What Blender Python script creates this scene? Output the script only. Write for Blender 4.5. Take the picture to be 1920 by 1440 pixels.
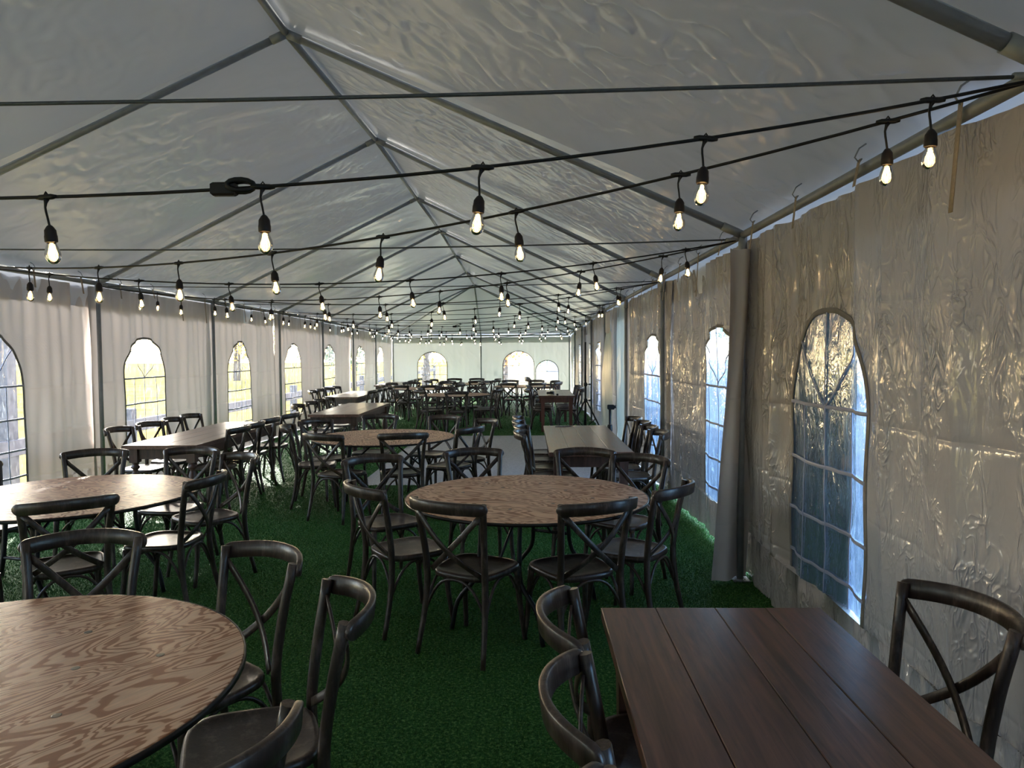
import bpy, math, random
import numpy as np
from mathutils import Vector, Matrix, noise

for o in list(bpy.data.objects):
    bpy.data.objects.remove(o)
S = bpy.context.scene
COL = S.collection
PI = math.pi
rnd = random.Random(7)

# ------------------------------------------------------------------ camera, sky, sun, exposure
CX, CH = 1.7107, 1.6651
YAW, PITCH, ROLL, FPX = -0.0217, -0.0439, -0.0062, 1352.58
fw = Vector((math.sin(YAW) * math.cos(PITCH), math.cos(YAW) * math.cos(PITCH), math.sin(PITCH)))
rt = Vector((math.cos(YAW), -math.sin(YAW), 0))
up = rt.cross(fw)
rt2 = rt * math.cos(ROLL) + up * math.sin(ROLL)
up2 = up * math.cos(ROLL) - rt * math.sin(ROLL)
cd = bpy.data.cameras.new('camera')
cam = bpy.data.objects.new('camera', cd)
COL.objects.link(cam)
cam.matrix_world = Matrix(((rt2.x, up2.x, -fw.x, CX), (rt2.y, up2.y, -fw.y, 0), (rt2.z, up2.z, -fw.z, CH), (0, 0, 0, 1)))
cd.sensor_width = 36
cd.lens = 36 * FPX / 1920
cd.clip_start = 0.05
cd.clip_end = 400
S.camera = cam

W = bpy.data.worlds.new('World')
S.world = W
W.use_nodes = True
wn = W.node_tree
wn.nodes.clear()
wo = wn.nodes.new('ShaderNodeOutputWorld')
wb = wn.nodes.new('ShaderNodeBackground')
sky = wn.nodes.new('ShaderNodeTexSky')
sky.sky_type = 'NISHITA'
sky.sun_disc = False
sky.sun_elevation = math.radians(25)
sky.sun_rotation = math.radians(-28)
sky.air_density = 1.0
sky.dust_density = 1.5
wb.inputs['Strength'].default_value = 0.75
wn.links.new(sky.outputs[0], wb.inputs[0])
wn.links.new(wb.outputs[0], wo.inputs[0])

sl = bpy.data.lights.new('sun', 'SUN')
sl.energy = 8.0
sl.color = (1.0, 0.94, 0.86)
sl.angle = math.radians(0.6)
so = bpy.data.objects.new('sun', sl)
COL.objects.link(so)
SUN_AZ, SUN_EL = math.radians(-28), math.radians(25)      # from the far left
sdir = Vector((math.sin(SUN_AZ) * math.cos(SUN_EL), math.cos(SUN_AZ) * math.cos(SUN_EL), math.sin(SUN_EL)))
so.rotation_euler = (-sdir).to_track_quat('-Z', 'Y').to_euler()
so.location = (-20, 40, 30)

S.view_settings.view_transform = 'Standard'
S.view_settings.look = 'None'
S.view_settings.exposure = 1.3
S.view_settings.gamma = 1.0
S.view_settings.use_curve_mapping = False
S.cycles.max_bounces = 5
S.cycles.diffuse_bounces = 3
S.cycles.glossy_bounces = 2
S.cycles.transmission_bounces = 3
S.cycles.transparent_max_bounces = 8
S.cycles.adaptive_threshold = 0.06
S.cycles.sample_clamp_indirect = 6.0
S.cycles.caustics_reflective = False
S.cycles.caustics_refractive = False

# ------------------------------------------------------------------ helpers
def link(name, me, mat=None, parent=None, smooth=False):
    o = bpy.data.objects.new(name, me)
    COL.objects.link(o)
    if mat is not None and me is not None and not me.materials:
        me.materials.append(mat)
    if parent is not None:
        o.parent = parent
    return o

def tag(o, label=None, cat=None, group=None, kind=None):
    if label: o['label'] = label
    if cat: o['category'] = cat
    if group: o['group'] = group
    if kind: o['kind'] = kind
    return o

def empty(name, loc=(0, 0, 0), rz=0.0):
    o = bpy.data.objects.new(name, None)
    COL.objects.link(o)
    o.location = loc
    o.rotation_euler = (0, 0, rz)
    o.empty_display_size = 0.1
    return o

def copy_tree(o, parent=None):
    c = o.copy()
    COL.objects.link(c)
    c.parent = parent
    for ch in list(o.children):
        copy_tree(ch, c)
    return c

class MB:
    """collects shapes into one mesh"""
    def __init__(self):
        self.v, self.f, self.sm = [], [], []
    def add(self, vs, fs, smooth=True):
        b = len(self.v)
        self.v += [tuple(x) for x in vs]
        self.f += [tuple(b + i for i in q) for q in fs]
        self.sm += [smooth] * len(fs)
    def box(self, x0, x1, y0, y1, z0, z1, bev=0.0):
        if bev <= 0:
            vs = [(x, y, z) for z in (z0, z1) for y in (y0, y1) for x in (x0, x1)]
            fs = [(0, 2, 3, 1), (4, 5, 7, 6), (0, 1, 5, 4), (2, 6, 7, 3), (0, 4, 6, 2), (1, 3, 7, 5)]
            self.add(vs, fs, False)
        else:
            c = ((x0 + x1) / 2, (y0 + y1) / 2, (z0 + z1) / 2)
            vs = []
            ring = lambda X0, X1, Y0, Y1, z: [(X0, Y0, z), (X1, Y0, z), (X1, Y1, z), (X0, Y1, z)]
            b = bev
            rows = [ring(x0 + b, x1 - b, y0 + b, y1 - b, z0), ring(x0, x1, y0, y1, z0 + b), ring(x0, x1, y0, y1, z1 - b), ring(x0 + b, x1 - b, y0 + b, y1 - b, z1)]
            for r in rows: vs += r
            fs = [(3, 2, 1, 0), (12, 13, 14, 15)]
            for k in range(3):
                for i in range(4):
                    j = (i + 1) % 4
                    fs.append((4 * k + i, 4 * k + j, 4 * k + 4 + j, 4 * k + 4 + i))
            self.add(vs, fs, False)
    def tube(self, path, rad, n=8, cap=True):
        path = [Vector(q) for q in path]
        m = len(path)
        if not hasattr(rad, '__len__'): rad = [rad] * m
        t0 = (path[1] - path[0]).normalized()
        ref = Vector((0, 0, 1)) if abs(t0.z) < 0.9 else Vector((1, 0, 0))
        nrm = t0.cross(ref).normalized()
        vs, fs = [], []
        for i, q in enumerate(path):
            t = (path[min(i + 1, m - 1)] - path[max(i - 1, 0)]).normalized()
            nrm = (nrm - t * nrm.dot(t)).normalized()
            bn = t.cross(nrm)
            for k in range(n):
                a = 2 * PI * k / n
                vs.append(q + (nrm * math.cos(a) + bn * math.sin(a)) * rad[i])
        for i in range(m - 1):
            for k in range(n):
                k2 = (k + 1) % n
                fs.append((i * n + k, i * n + k2, (i + 1) * n + k2, (i + 1) * n + k))
        self.add(vs, fs, True)
        if cap:
            b = len(self.v) - n * m
            self.f.append(tuple(b + k for k in range(n))[::-1]); self.sm.append(False)
            self.f.append(tuple(b + (m - 1) * n + k for k in range(n))); self.sm.append(False)
    def sweep(self, path, ups, hs, ts):
        """flat board swept along a path: hs = height along up, ts = thickness"""
        path = [Vector(q) for q in path]
        m = len(path)
        if not hasattr(hs, '__len__'): hs = [hs] * m
        if not hasattr(ts, '__len__'): ts = [ts] * m
        vs, fs = [], []
        for i, q in enumerate(path):
            t = (path[min(i + 1, m - 1)] - path[max(i - 1, 0)]).normalized()
            u = Vector(ups[i] if isinstance(ups, list) else ups)
            u = (u - t * u.dot(t)).normalized()
            s = t.cross(u)
            h, w = hs[i] / 2, ts[i] / 2
            e = min(h, w) * 0.45
            for a, b in ((-h + e, -w), (h - e, -w), (h, -w + e), (h, w - e), (h - e, w), (-h + e, w), (-h, w - e), (-h, -w + e)):
                vs.append(q + u * a + s * b)
        n = 8
        for i in range(m - 1):
            for k in range(n):
                k2 = (k + 1) % n
                fs.append((i * n + k, i * n + k2, (i + 1) * n + k2, (i + 1) * n + k))
        fs.append(tuple(range(n))[::-1])
        fs.append(tuple((m - 1) * n + k for k in range(n)))
        self.add(vs, fs, True)
    def lathe(self, prof, n=16, c=(0, 0, 0), cap=True):
        vs, fs = [], []
        for r, z in prof:
            for k in range(n):
                a = 2 * PI * k / n
                vs.append((c[0] + r * math.cos(a), c[1] + r * math.sin(a), c[2] + z))
        for i in range(len(prof) - 1):
            for k in range(n):
                k2 = (k + 1) % n
                fs.append((i * n + k, i * n + k2, (i + 1) * n + k2, (i + 1) * n + k))
        self.add(vs, fs, True)
        if cap:
            b = len(self.v) - n * len(prof)
            self.f.append(tuple(b + k for k in range(n))[::-1]); self.sm.append(False)
            self.f.append(tuple(b + (len(prof) - 1) * n + k for k in range(n))); self.sm.append(False)
    def grid(self, fn, us, vs_):
        nu, nv = len(us), len(vs_)
        vs = [fn(u, v) for v in vs_ for u in us]
        fs = [(j * nu + i, j * nu + i + 1, (j + 1) * nu + i + 1, (j + 1) * nu + i) for j in range(nv - 1) for i in range(nu - 1)]
        self.add(vs, fs, True)
    def mesh(self, name):
        me = bpy.data.meshes.new(name)
        me.from_pydata(self.v, [], self.f)
        me.polygons.foreach_set('use_smooth', self.sm)
        me.update()
        return me
    def build(self, name, mat, parent=None):
        return link(name, self.mesh(name), mat, parent)

def lin(a, b, n):
    return [a + (b - a) * i / (n - 1) for i in range(n)]

def smoothpath(pts, n=12):
    """catmull-rom through points"""
    P = [Vector(q) for q in pts]
    P = [P[0] * 2 - P[1]] + P + [P[-1] * 2 - P[-2]]
    out = []
    segs = len(P) - 3
    for s in range(segs):
        a, b, c, d = P[s:s + 4]
        k = max(2, n // segs)
        for i in range(k):
            t = i / k
            out.append(0.5 * ((2 * b) + (c - a) * t + (2 * a - 5 * b + 4 * c - d) * t * t + (-a + 3 * b - 3 * c + d) * t ** 3))
    out.append(P[-2])
    return out

# ------------------------------------------------------------------ materials
def srgb(r, g, b):
    f = lambda c: (c / 255 / 12.92) if c / 255 <= 0.04045 else ((c / 255 + 0.055) / 1.055) ** 2.4
    return (f(r), f(g), f(b), 1)

def newmat(name):
    m = bpy.data.materials.new(name)
    m.use_nodes = True
    nt = m.node_tree
    nt.nodes.clear()
    out = nt.nodes.new('ShaderNodeOutputMaterial')
    return m, nt, out

def N(nt, typ, **kw):
    n = nt.nodes.new(typ)
    for k, v in kw.items():
        if hasattr(n, k) and k not in n.inputs:
            setattr(n, k, v)
        else:
            n.inputs[k].default_value = v
    return n

def L(nt, a, b):
    nt.links.new(a, b)

def coords(nt, scale=(1, 1, 1), rot=(0, 0, 0), which='Object'):
    tc = nt.nodes.new('ShaderNodeTexCoord')
    mp = nt.nodes.new('ShaderNodeMapping')
    mp.inputs['Scale'].default_value = scale
    mp.inputs['Rotation'].default_value = rot
    L(nt, tc.outputs[which], mp.inputs[0])
    return mp.outputs[0]

def noisen(nt, vec, scale, detail=3, rough=0.5, dist=0.0):
    n = nt.nodes.new('ShaderNodeTexNoise')
    n.inputs['Scale'].default_value = scale
    n.inputs['Detail'].default_value = detail
    n.inputs['Roughness'].default_value = rough
    n.inputs['Distortion'].default_value = dist
    if vec is not None: L(nt, vec, n.inputs['Vector'])
    return n

def ramp(nt, fac, stops, interp='LINEAR'):
    r = nt.nodes.new('ShaderNodeValToRGB')
    r.color_ramp.interpolation = interp
    e = r.color_ramp.elements
    while len(e) < len(stops): e.new(0.5)
    for i, (p, c) in enumerate(stops):
        e[i].position = p
        e[i].color = c if len(c) == 4 else (*c, 1)
    L(nt, fac, r.inputs[0])
    return r.outputs[0]

def mathn(nt, op, a, b=None, c=None):
    m = nt.nodes.new('ShaderNodeMath')
    m.operation = op
    for i, x in enumerate((a, b, c)):
        if x is None: continue
        if isinstance(x, (int, float)): m.inputs[i].default_value = x
        else: L(nt, x, m.inputs[i])
    return m.outputs[0]

def mixc(nt, fac, a, b):
    m = nt.nodes.new('ShaderNodeMix')
    m.data_type = 'RGBA'
    for s, x in ((0, fac), (6, a), (7, b)):
        if isinstance(x, (int, float)): m.inputs[s].default_value = x
        elif isinstance(x, tuple): m.inputs[s].default_value = x
        else: L(nt, x, m.inputs[s])
    return m.outputs[2]

def bumpn(nt, h, strength, dist):
    b = nt.nodes.new('ShaderNodeBump')
    b.inputs['Strength'].default_value = strength
    b.inputs['Distance'].default_value = dist
    L(nt, h, b.inputs['Height'])
    return b.outputs[0]

def simple(name, col, rough=0.5, metal=0.0, var=0.0, vscale=20, bump=0.0, bscale=60):
    m, nt, out = newmat(name)
    p = N(nt, 'ShaderNodeBsdfPrincipled')
    p.inputs['Roughness'].default_value = rough
    p.inputs['Metallic'].default_value = metal
    v = coords(nt)
    n = noisen(nt, v, vscale, 4)
    if var > 0:
        c2 = tuple(min(1, c * (1 + var)) for c in col[:3]) + (1,)
        c1 = tuple(c * (1 - var) for c in col[:3]) + (1,)
        L(nt, ramp(nt, n.outputs[0], [(0.3, c1), (0.7, c2)]), p.inputs['Base Color'])
    else:
        p.inputs['Base Color'].default_value = col
    if bump > 0:
        nb = noisen(nt, v, bscale, 3)
        L(nt, bumpn(nt, nb.outputs[0], bump, 0.002), p.inputs['Normal'])
    L(nt, p.outputs[0], out.inputs[0])
    return m

def wood(name, dark, light, rough, scale=(60, 60, 6), wear=None, coat=0.0, worn=0.62, bump=0.35, rand=0.5, ws=(9, 9, 3)):
    m, nt, out = newmat(name)
    p = N(nt, 'ShaderNodeBsdfPrincipled')
    v = coords(nt, scale)
    n = noisen(nt, v, 1.0, 3, 0.6, 0.6)
    col = ramp(nt, n.outputs[0], [(0.3, dark), (0.7, light)])
    if rand:
        oi = nt.nodes.new('ShaderNodeObjectInfo')
        k = mathn(nt, 'MULTIPLY_ADD', oi.outputs['Random'], rand, 1 - rand / 2)
        hs = nt.nodes.new('ShaderNodeHueSaturation')
        L(nt, k, hs.inputs['Value'])
        L(nt, col, hs.inputs['Color'])
        col = hs.outputs[0]
    if wear:
        v2 = coords(nt, ws)
        n2 = noisen(nt, v2, 2.0, 4, 0.7)
        col = mixc(nt, ramp(nt, n2.outputs[0], [(worn - 0.08, (0, 0, 0, 1)), (worn + 0.12, (0.7, 0.7, 0.7, 1))]), col, wear)
    L(nt, col, p.inputs['Base Color'])
    L(nt, mathn(nt, 'MULTIPLY_ADD', n.outputs[0], 0.2, rough - 0.1), p.inputs['Roughness'])
    p.inputs['Coat Weight'].default_value = coat
    p.inputs['Coat Roughness'].default_value = 0.25
    L(nt, bumpn(nt, n.outputs[0], bump, 0.002), p.inputs['Normal'])
    L(nt, p.outputs[0], out.inputs[0])
    return m

def plywood(name):
    m, nt, out = newmat(name)
    p = N(nt, 'ShaderNodeBsdfPrincipled')
    oi = nt.nodes.new('ShaderNodeObjectInfo')
    tc = nt.nodes.new('ShaderNodeTexCoord')
    add = nt.nodes.new('ShaderNodeVectorMath'); add.operation = 'ADD'
    cmb = nt.nodes.new('ShaderNodeCombineXYZ')
    L(nt, mathn(nt, 'MULTIPLY', oi.outputs['Random'], 37.0), cmb.inputs[0])
    L(nt, mathn(nt, 'MULTIPLY', oi.outputs['Random'], 19.0), cmb.inputs[1])
    mp = nt.nodes.new('ShaderNodeMapping')
    mp.inputs['Scale'].default_value = (1.0, 0.30, 1.0)
    L(nt, tc.outputs['Object'], mp.inputs[0])
    L(nt, mp.outputs[0], add.inputs[0]); L(nt, cmb.outputs[0], add.inputs[1])
    n = noisen(nt, add.outputs[0], 5.0, 3.0, 0.5, 0.7)
    s = mathn(nt, 'SINE', mathn(nt, 'MULTIPLY', n.outputs[0], 125.0))
    band = ramp(nt, mathn(nt, 'MULTIPLY_ADD', s, 0.5, 0.5), [(0.0, srgb(164, 104, 68)), (0.28, srgb(178, 118, 80)), (0.42, srgb(238, 192, 156)), (1.0, srgb(248, 208, 174))])
    mp2 = nt.nodes.new('ShaderNodeMapping'); mp2.inputs['Scale'].default_value = (160, 9, 1)
    L(nt, tc.outputs['Object'], mp2.inputs[0])
    fine = noisen(nt, mp2.outputs[0], 1.0, 3, 0.6)
    col = mixc(nt, ramp(nt, fine.outputs[0], [(0.35, (0.32, 0.32, 0.32, 1)), (0.65, (0, 0, 0, 1))]), band, srgb(150, 104, 68))
    st = noisen(nt, add.outputs[0], 1.3, 4, 0.6)
    col = mixc(nt, ramp(nt, st.outputs[0], [(0.5, (0, 0, 0, 1)), (0.75, (0.45, 0.45, 0.45, 1))]), col, srgb(140, 90, 58))
    L(nt, col, p.inputs['Base Color'])
    p.inputs['Roughness'].default_value = 0.42
    p.inputs['Specular IOR Level'].default_value = 0.35
    L(nt, bumpn(nt, s, 0.12, 0.001), p.inputs['Normal'])
    L(nt, p.outputs[0], out.inputs[0])
    return m

def vinyl(name, col, trans, tcol, rough, crinkle=0.0, crease=False, vert=(1, 1, 0.45), gloss=0.5, fine=9.0):
    """white tent vinyl: matt-glossy sheet that lets a little daylight through"""
    m, nt, out = newmat(name)
    p = N(nt, 'ShaderNodeBsdfPrincipled')
    p.inputs['Base Color'].default_value = col
    p.inputs['Roughness'].default_value = rough
    p.inputs['Specular IOR Level'].default_value = gloss
    h = None
    if crinkle > 0:
        v = coords(nt, vert)
        n1 = noisen(nt, v, fine, 2, 0.55, 1.0)
        ridge = mathn(nt, 'ABSOLUTE', mathn(nt, 'SUBTRACT', n1.outputs[0], 0.5))
        ridge = mathn(nt, 'POWER', mathn(nt, 'MAXIMUM', mathn(nt, 'SUBTRACT', 1.0, mathn(nt, 'MULTIPLY', ridge, 4.0)), 0.0), 2.5)
        n2 = noisen(nt, v, fine * 0.3, 1, 0.5, 0.6)
        mk = mathn(nt, 'SMOOTH_MIN', mathn(nt, 'MAXIMUM', mathn(nt, 'MULTIPLY_ADD', n2.outputs[0], 4.0, -1.5), 0.06), 1.0, 0.1)
        h = mathn(nt, 'MULTIPLY', mathn(nt, 'ADD', mathn(nt, 'MULTIPLY', ridge, mk), mathn(nt, 'MULTIPLY', n2.outputs[0], 1.5)), crinkle)
    if crease:
        tc = nt.nodes.new('ShaderNodeTexCoord')
        sp = nt.nodes.new('ShaderNodeSeparateXYZ')
        L(nt, tc.outputs['Object'], sp.inputs[0])
        for zc in (0.42, 0.86, 1.33):
            d = mathn(nt, 'DIVIDE', mathn(nt, 'SUBTRACT', sp.outputs[2], zc), 0.012)
            g = mathn(nt, 'DIVIDE', 0.4, mathn(nt, 'ADD', 1.0, mathn(nt, 'MULTIPLY', d, d)))
            h = mathn(nt, 'SUBTRACT', h if h is not None else 0.0, g)
    t = N(nt, 'ShaderNodeBsdfTranslucent')
    t.inputs['Color'].default_value = tcol
    if h is not None:
        nrm = bumpn(nt, h, 1.0, 0.012)
        L(nt, nrm, p.inputs['Normal'])
    mx = N(nt, 'ShaderNodeMixShader')
    mx.inputs[0].default_value = trans
    L(nt, p.outputs[0], mx.inputs[1]); L(nt, t.outputs[0], mx.inputs[2])
    L(nt, mx.outputs[0], out.inputs[0])
    return m

def clear_vinyl(name, haze=0.05, tint=(0.93, 0.96, 1.0, 1), htint=(0.82, 0.91, 1, 1)):
    m, nt, out = newmat(name)
    tr = N(nt, 'ShaderNodeBsdfTransparent'); tr.inputs[0].default_value = tint
    gl = N(nt, 'ShaderNodeBsdfGlossy'); gl.inputs['Roughness'].default_value = 0.06
    tl = N(nt, 'ShaderNodeBsdfTranslucent'); tl.inputs[0].default_value = htint
    v = coords(nt, (1, 1, 0.4))
    n = noisen(nt, v, 14, 3, 0.6, 1.5)
    nb = bumpn(nt, n.outputs[0], 0.7, 0.012)
    L(nt, nb, gl.inputs['Normal'])
    lw = N(nt, 'ShaderNodeLayerWeight'); lw.inputs[0].default_value = 0.25
    L(nt, nb, lw.inputs['Normal'])
    m1 = N(nt, 'ShaderNodeMixShader')
    L(nt, ramp(nt, n.outputs[0], [(0.42, (haze * 0.3,) * 3 + (1,)), (0.6, (haze,) * 3 + (1,)), (0.68, (min(1, haze * 2.6),) * 3 + (1,))]), m1.inputs[0])
    L(nt, tr.outputs[0], m1.inputs[1]); L(nt, tl.outputs[0], m1.inputs[2])
    m2 = N(nt, 'ShaderNodeMixShader')
    L(nt, mathn(nt, 'MULTIPLY', lw.outputs['Fresnel'], 0.6), m2.inputs[0])
    L(nt, m1.outputs[0], m2.inputs[1]); L(nt, gl.outputs[0], m2.inputs[2])
    L(nt, m2.outputs[0], out.inputs[0])
    return m

def bulb_glass(name):
    m, nt, out = newmat(name)
    tr = N(nt, 'ShaderNodeBsdfTransparent'); tr.inputs[0].default_value = (1, 0.95, 0.86, 1)
    gl = N(nt, 'ShaderNodeBsdfGlossy'); gl.inputs['Roughness'].default_value = 0.03
    tl = N(nt, 'ShaderNodeBsdfTranslucent'); tl.inputs[0].default_value = (1, 0.86, 0.62, 1)
    lw = N(nt, 'ShaderNodeLayerWeight'); lw.inputs[0].default_value = 0.35
    m1 = N(nt, 'ShaderNodeMixShader'); m1.inputs[0].default_value = 0.32
    L(nt, tr.outputs[0], m1.inputs[1]); L(nt, tl.outputs[0], m1.inputs[2])
    m2 = N(nt, 'ShaderNodeMixShader')
    L(nt, lw.outputs['Fresnel'], m2.inputs[0])
    L(nt, m1.outputs[0], m2.inputs[1]); L(nt, gl.outputs[0], m2.inputs[2])
    L(nt, m2.outputs[0], out.inputs[0])
    return m

def emit(name, col, st):
    m, nt, out = newmat(name)
    e = N(nt, 'ShaderNodeEmission')
    e.inputs[0].default_value = col
    e.inputs[1].default_value = st
    L(nt, e.outputs[0], out.inputs[0])
    return m

def leafmat(name, a, b):
    m, nt, out = newmat(name)
    d = N(nt, 'ShaderNodeBsdfDiffuse'); t = N(nt, 'ShaderNodeBsdfTranslucent')
    n = noisen(nt, coords(nt), 2.5, 4)
    c = ramp(nt, n.outputs[0], [(0.35, a), (0.65, b)])
    L(nt, c, d.inputs[0]); L(nt, c, t.inputs[0])
    mx = N(nt, 'ShaderNodeMixShader'); mx.inputs[0].default_value = 0.45
    L(nt, d.outputs[0], mx.inputs[1]); L(nt, t.outputs[0], mx.inputs[2])
    L(nt, mx.outputs[0], out.inputs[0])
    return m

M = dict(
    chair=wood('chair_wood', srgb(38, 27, 23), srgb(62, 47, 41), 0.36, (70, 70, 8), srgb(112, 96, 88), 0.25, 0.59),
    farm=wood('farm_wood', srgb(72, 43, 34), srgb(118, 78, 64), 0.34, (40, 2.2, 40), srgb(26, 16, 13), 0.45, 0.60, 0.5, 0.24, (9, 1.1, 9)),
    farmleg=wood('farm_leg_wood', srgb(52, 31, 25), srgb(86, 56, 46), 0.4, (40, 40, 5), None, 0.2),
    redleg=wood('red_farm_wood', srgb(84, 46, 36), srgb(112, 66, 54), 0.4, (40, 40, 5), None, 0.2),
    ply=plywood('plywood'),
    black=simple('black_metal', srgb(22, 22, 24), 0.4, 0.3, 0.2),
    band=simple('table_edge_band', srgb(46, 43, 42), 0.35, 0.5, 0.15),
    rivet=simple('rivet_steel', srgb(122, 116, 108), 0.4, 0.8, 0.1),
    steel=simple('galvanised_pipe', srgb(150, 154, 156), 0.5, 0.3, 0.1, 14),
    rubber=simple('black_rubber', srgb(15, 14, 14), 0.5, 0.0, 0.15),
    brownrub=simple('socket_rubber', srgb(34, 25, 22), 0.5, 0.0, 0.15),
    cable=simple('grey_cable', srgb(96, 100, 103), 0.5, 0.5, 0.15, 60, 0.4, 200),
    strap=simple('tan_webbing', srgb(168, 152, 132), 0.8, 0.0, 0.1, 80, 0.3, 300),
    roof=vinyl('roof_vinyl', (0.545, 0.555, 0.58, 1), 0.0125, (0.63, 0.68, 0.70, 1), 0.25),
    wall=vinyl('wall_vinyl', (0.66, 0.61, 0.585, 1), 0.041, (0.80, 0.74, 0.71, 1), 0.36, 0.0, True),
    wallgloss=vinyl('glossy_wall_vinyl', (0.54, 0.495, 0.465, 1), 0.014, (0.78, 0.70, 0.64, 1), 0.11, 0.8, True, (1, 1, 0.42), 0.7, 16.0),
    endwall=vinyl('end_wall_vinyl', (0.66, 0.66, 0.63, 1), 0.053, (0.74, 0.8, 0.76, 1), 0.36),
    valance=vinyl('valance_vinyl', (0.75, 0.78, 0.82, 1), 0.06, (0.8, 0.86, 0.95, 1), 0.3),
    flap=vinyl('daylit_flap_vinyl', (0.66, 0.71, 0.68, 1), 0.1, (0.74, 0.82, 0.74, 1), 0.34),  # pale green daylight from outside put into the sheet colour
    clear=clear_vinyl('clear_window_vinyl'),
    clear_skytint=clear_vinyl('crinkled_window_vinyl', 0.3, (0.56, 0.78, 1.0, 1), (0.6, 0.82, 1.0, 1)),  # blue skylight of the shaded right side put into the pane tint
    muntin=simple('window_tape', srgb(176, 180, 205), 0.5, 0.0, 0.05),
    stitch=simple('window_seam', srgb(138, 132, 126), 0.6, 0.0, 0.1),
    glass=bulb_glass('bulb_glass'),
    filament=emit('bulb_filament', (1.0, 0.66, 0.3, 1), 95.0),
    filament_far=emit('bulb_filament_far', (1.0, 0.66, 0.3, 1), 95.0),
    asphalt=simple('grey_asphalt', srgb(198, 197, 194), 0.85, 0.0, 0.18, 40, 0.6, 180),
    fence=simple('shaded_fence_wood', srgb(78, 80, 92), 0.8, 0.0, 0.3, 12),  # blue-grey shade of the unlit side put into the wood colour
    bark=simple('tree_bark', srgb(74, 62, 54), 0.9, 0.0, 0.3, 8),
)

# artificial turf
def turfmat(name, sc, bump):
    m, nt, out = newmat(name)
    p = N(nt, 'ShaderNodeBsdfPrincipled')
    n = noisen(nt, coords(nt), sc, 1, 0.7)
    L(nt, ramp(nt, n.outputs[0], [(0.25, srgb(28, 60, 28)), (0.5, srgb(56, 104, 50)), (0.75, srgb(116, 156, 88))]), p.inputs['Base Color'])
    p.inputs['Roughness'].default_value = 0.7
    p.inputs['Specular IOR Level'].default_value = 0.1
    L(nt, p.outputs[0], out.inputs[0])
    return m
M['turf'] = turfmat('artificial_turf', 60, True)
M['pile'] = turfmat('turf_blades', 130, False)

def fieldmat(name, a, b, c):
    m, nt, out = newmat(name)
    p = N(nt, 'ShaderNodeBsdfPrincipled')
    v = coords(nt)
    n = noisen(nt, v, 0.35, 5, 0.6)
    n2 = noisen(nt, v, 14, 4, 0.7)
    col = ramp(nt, n.outputs[0], [(0.35, a), (0.5, b), (0.68, c)])
    col = mixc(nt, mathn(nt, 'MULTIPLY', n2.outputs[0], 0.5), col, a)
    L(nt, col, p.inputs['Base Color'])
    p.inputs['Roughness'].default_value = 0.9
    p.inputs['Specular IOR Level'].default_value = 0.0
    L(nt, p.outputs[0], out.inputs[0])
    return m
M['field'] = fieldmat('dry_grass_field', srgb(140, 122, 52), srgb(180, 154, 80), srgb(150, 138, 60))
M['field_pale'] = fieldmat('pale_dry_grass', srgb(176, 164, 118), srgb(206, 194, 156), srgb(186, 180, 130))
M['gravel'] = fieldmat('pale_gravel', srgb(122, 128, 136), srgb(150, 154, 160), srgb(136, 140, 148))

# ------------------------------------------------------------------ tent geometry
HW = 3.25
D = 3.05
Y1 = 5.2212
def FY(k): return Y1 + D * (k - 1)                  # frame k (k = 1 is the first whole frame in view)
DZR = {1: -0.05, 2: 0.086, 3: 0.067, 4: 0.07, 5: -0.013, 6: -0.08, 7: -0.14, 8: -0.2}
DZE = {5: -0.03, 6: -0.08, 7: -0.13, 8: -0.2}
def ZR(k): return 4.0 + DZR.get(k, 0)
def ZE(k): return 2.49 + DZE.get(k, 0)
KF, KL = -1, 7                                       # first frame behind the camera, last ridge frame
YE = FY(8)                                           # far end wall
YB = FY(-2)
def zeave(y):
    t = (y - Y1) / D + 1
    k = math.floor(t)
    f = t - k
    return ZE(k) * (1 - f) + ZE(k + 1) * f
def zridge(y):
    t = (y - Y1) / D + 1
    k = math.floor(t)
    f = t - k
    return ZR(k) * (1 - f) + ZR(k + 1) * f

# ground outside, floor inside
mb = MB()
mb.box(-120, -3.45, -60, 140, -0.3, -0.05)
tag(mb.build('ground_field', M['field']), 'dry yellow grass field outside the left windows', 'field', kind='structure')
mb = MB()
mb.box(3.45, 120, -60, 140, -0.3, -0.05)
tag(mb.build('ground_gravel', M['gravel']), 'pale gravel ground outside the right windows', 'ground', kind='structure')
mb = MB()
mb.box(-3.45, 3.45, YE + 0.2, 140, -0.3, -0.05)
tag(mb.build('ground_end', M['field_pale']), 'dry grass beyond the far end wall', 'field', kind='structure')
mb = MB()
mb.box(-3.45, 3.45, YB - 0.2, YE + 0.2, -0.3, -0.008)
tag(mb.build('floor', M['asphalt']), 'grey asphalt floor under the tent', 'floor', kind='structure')

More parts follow.
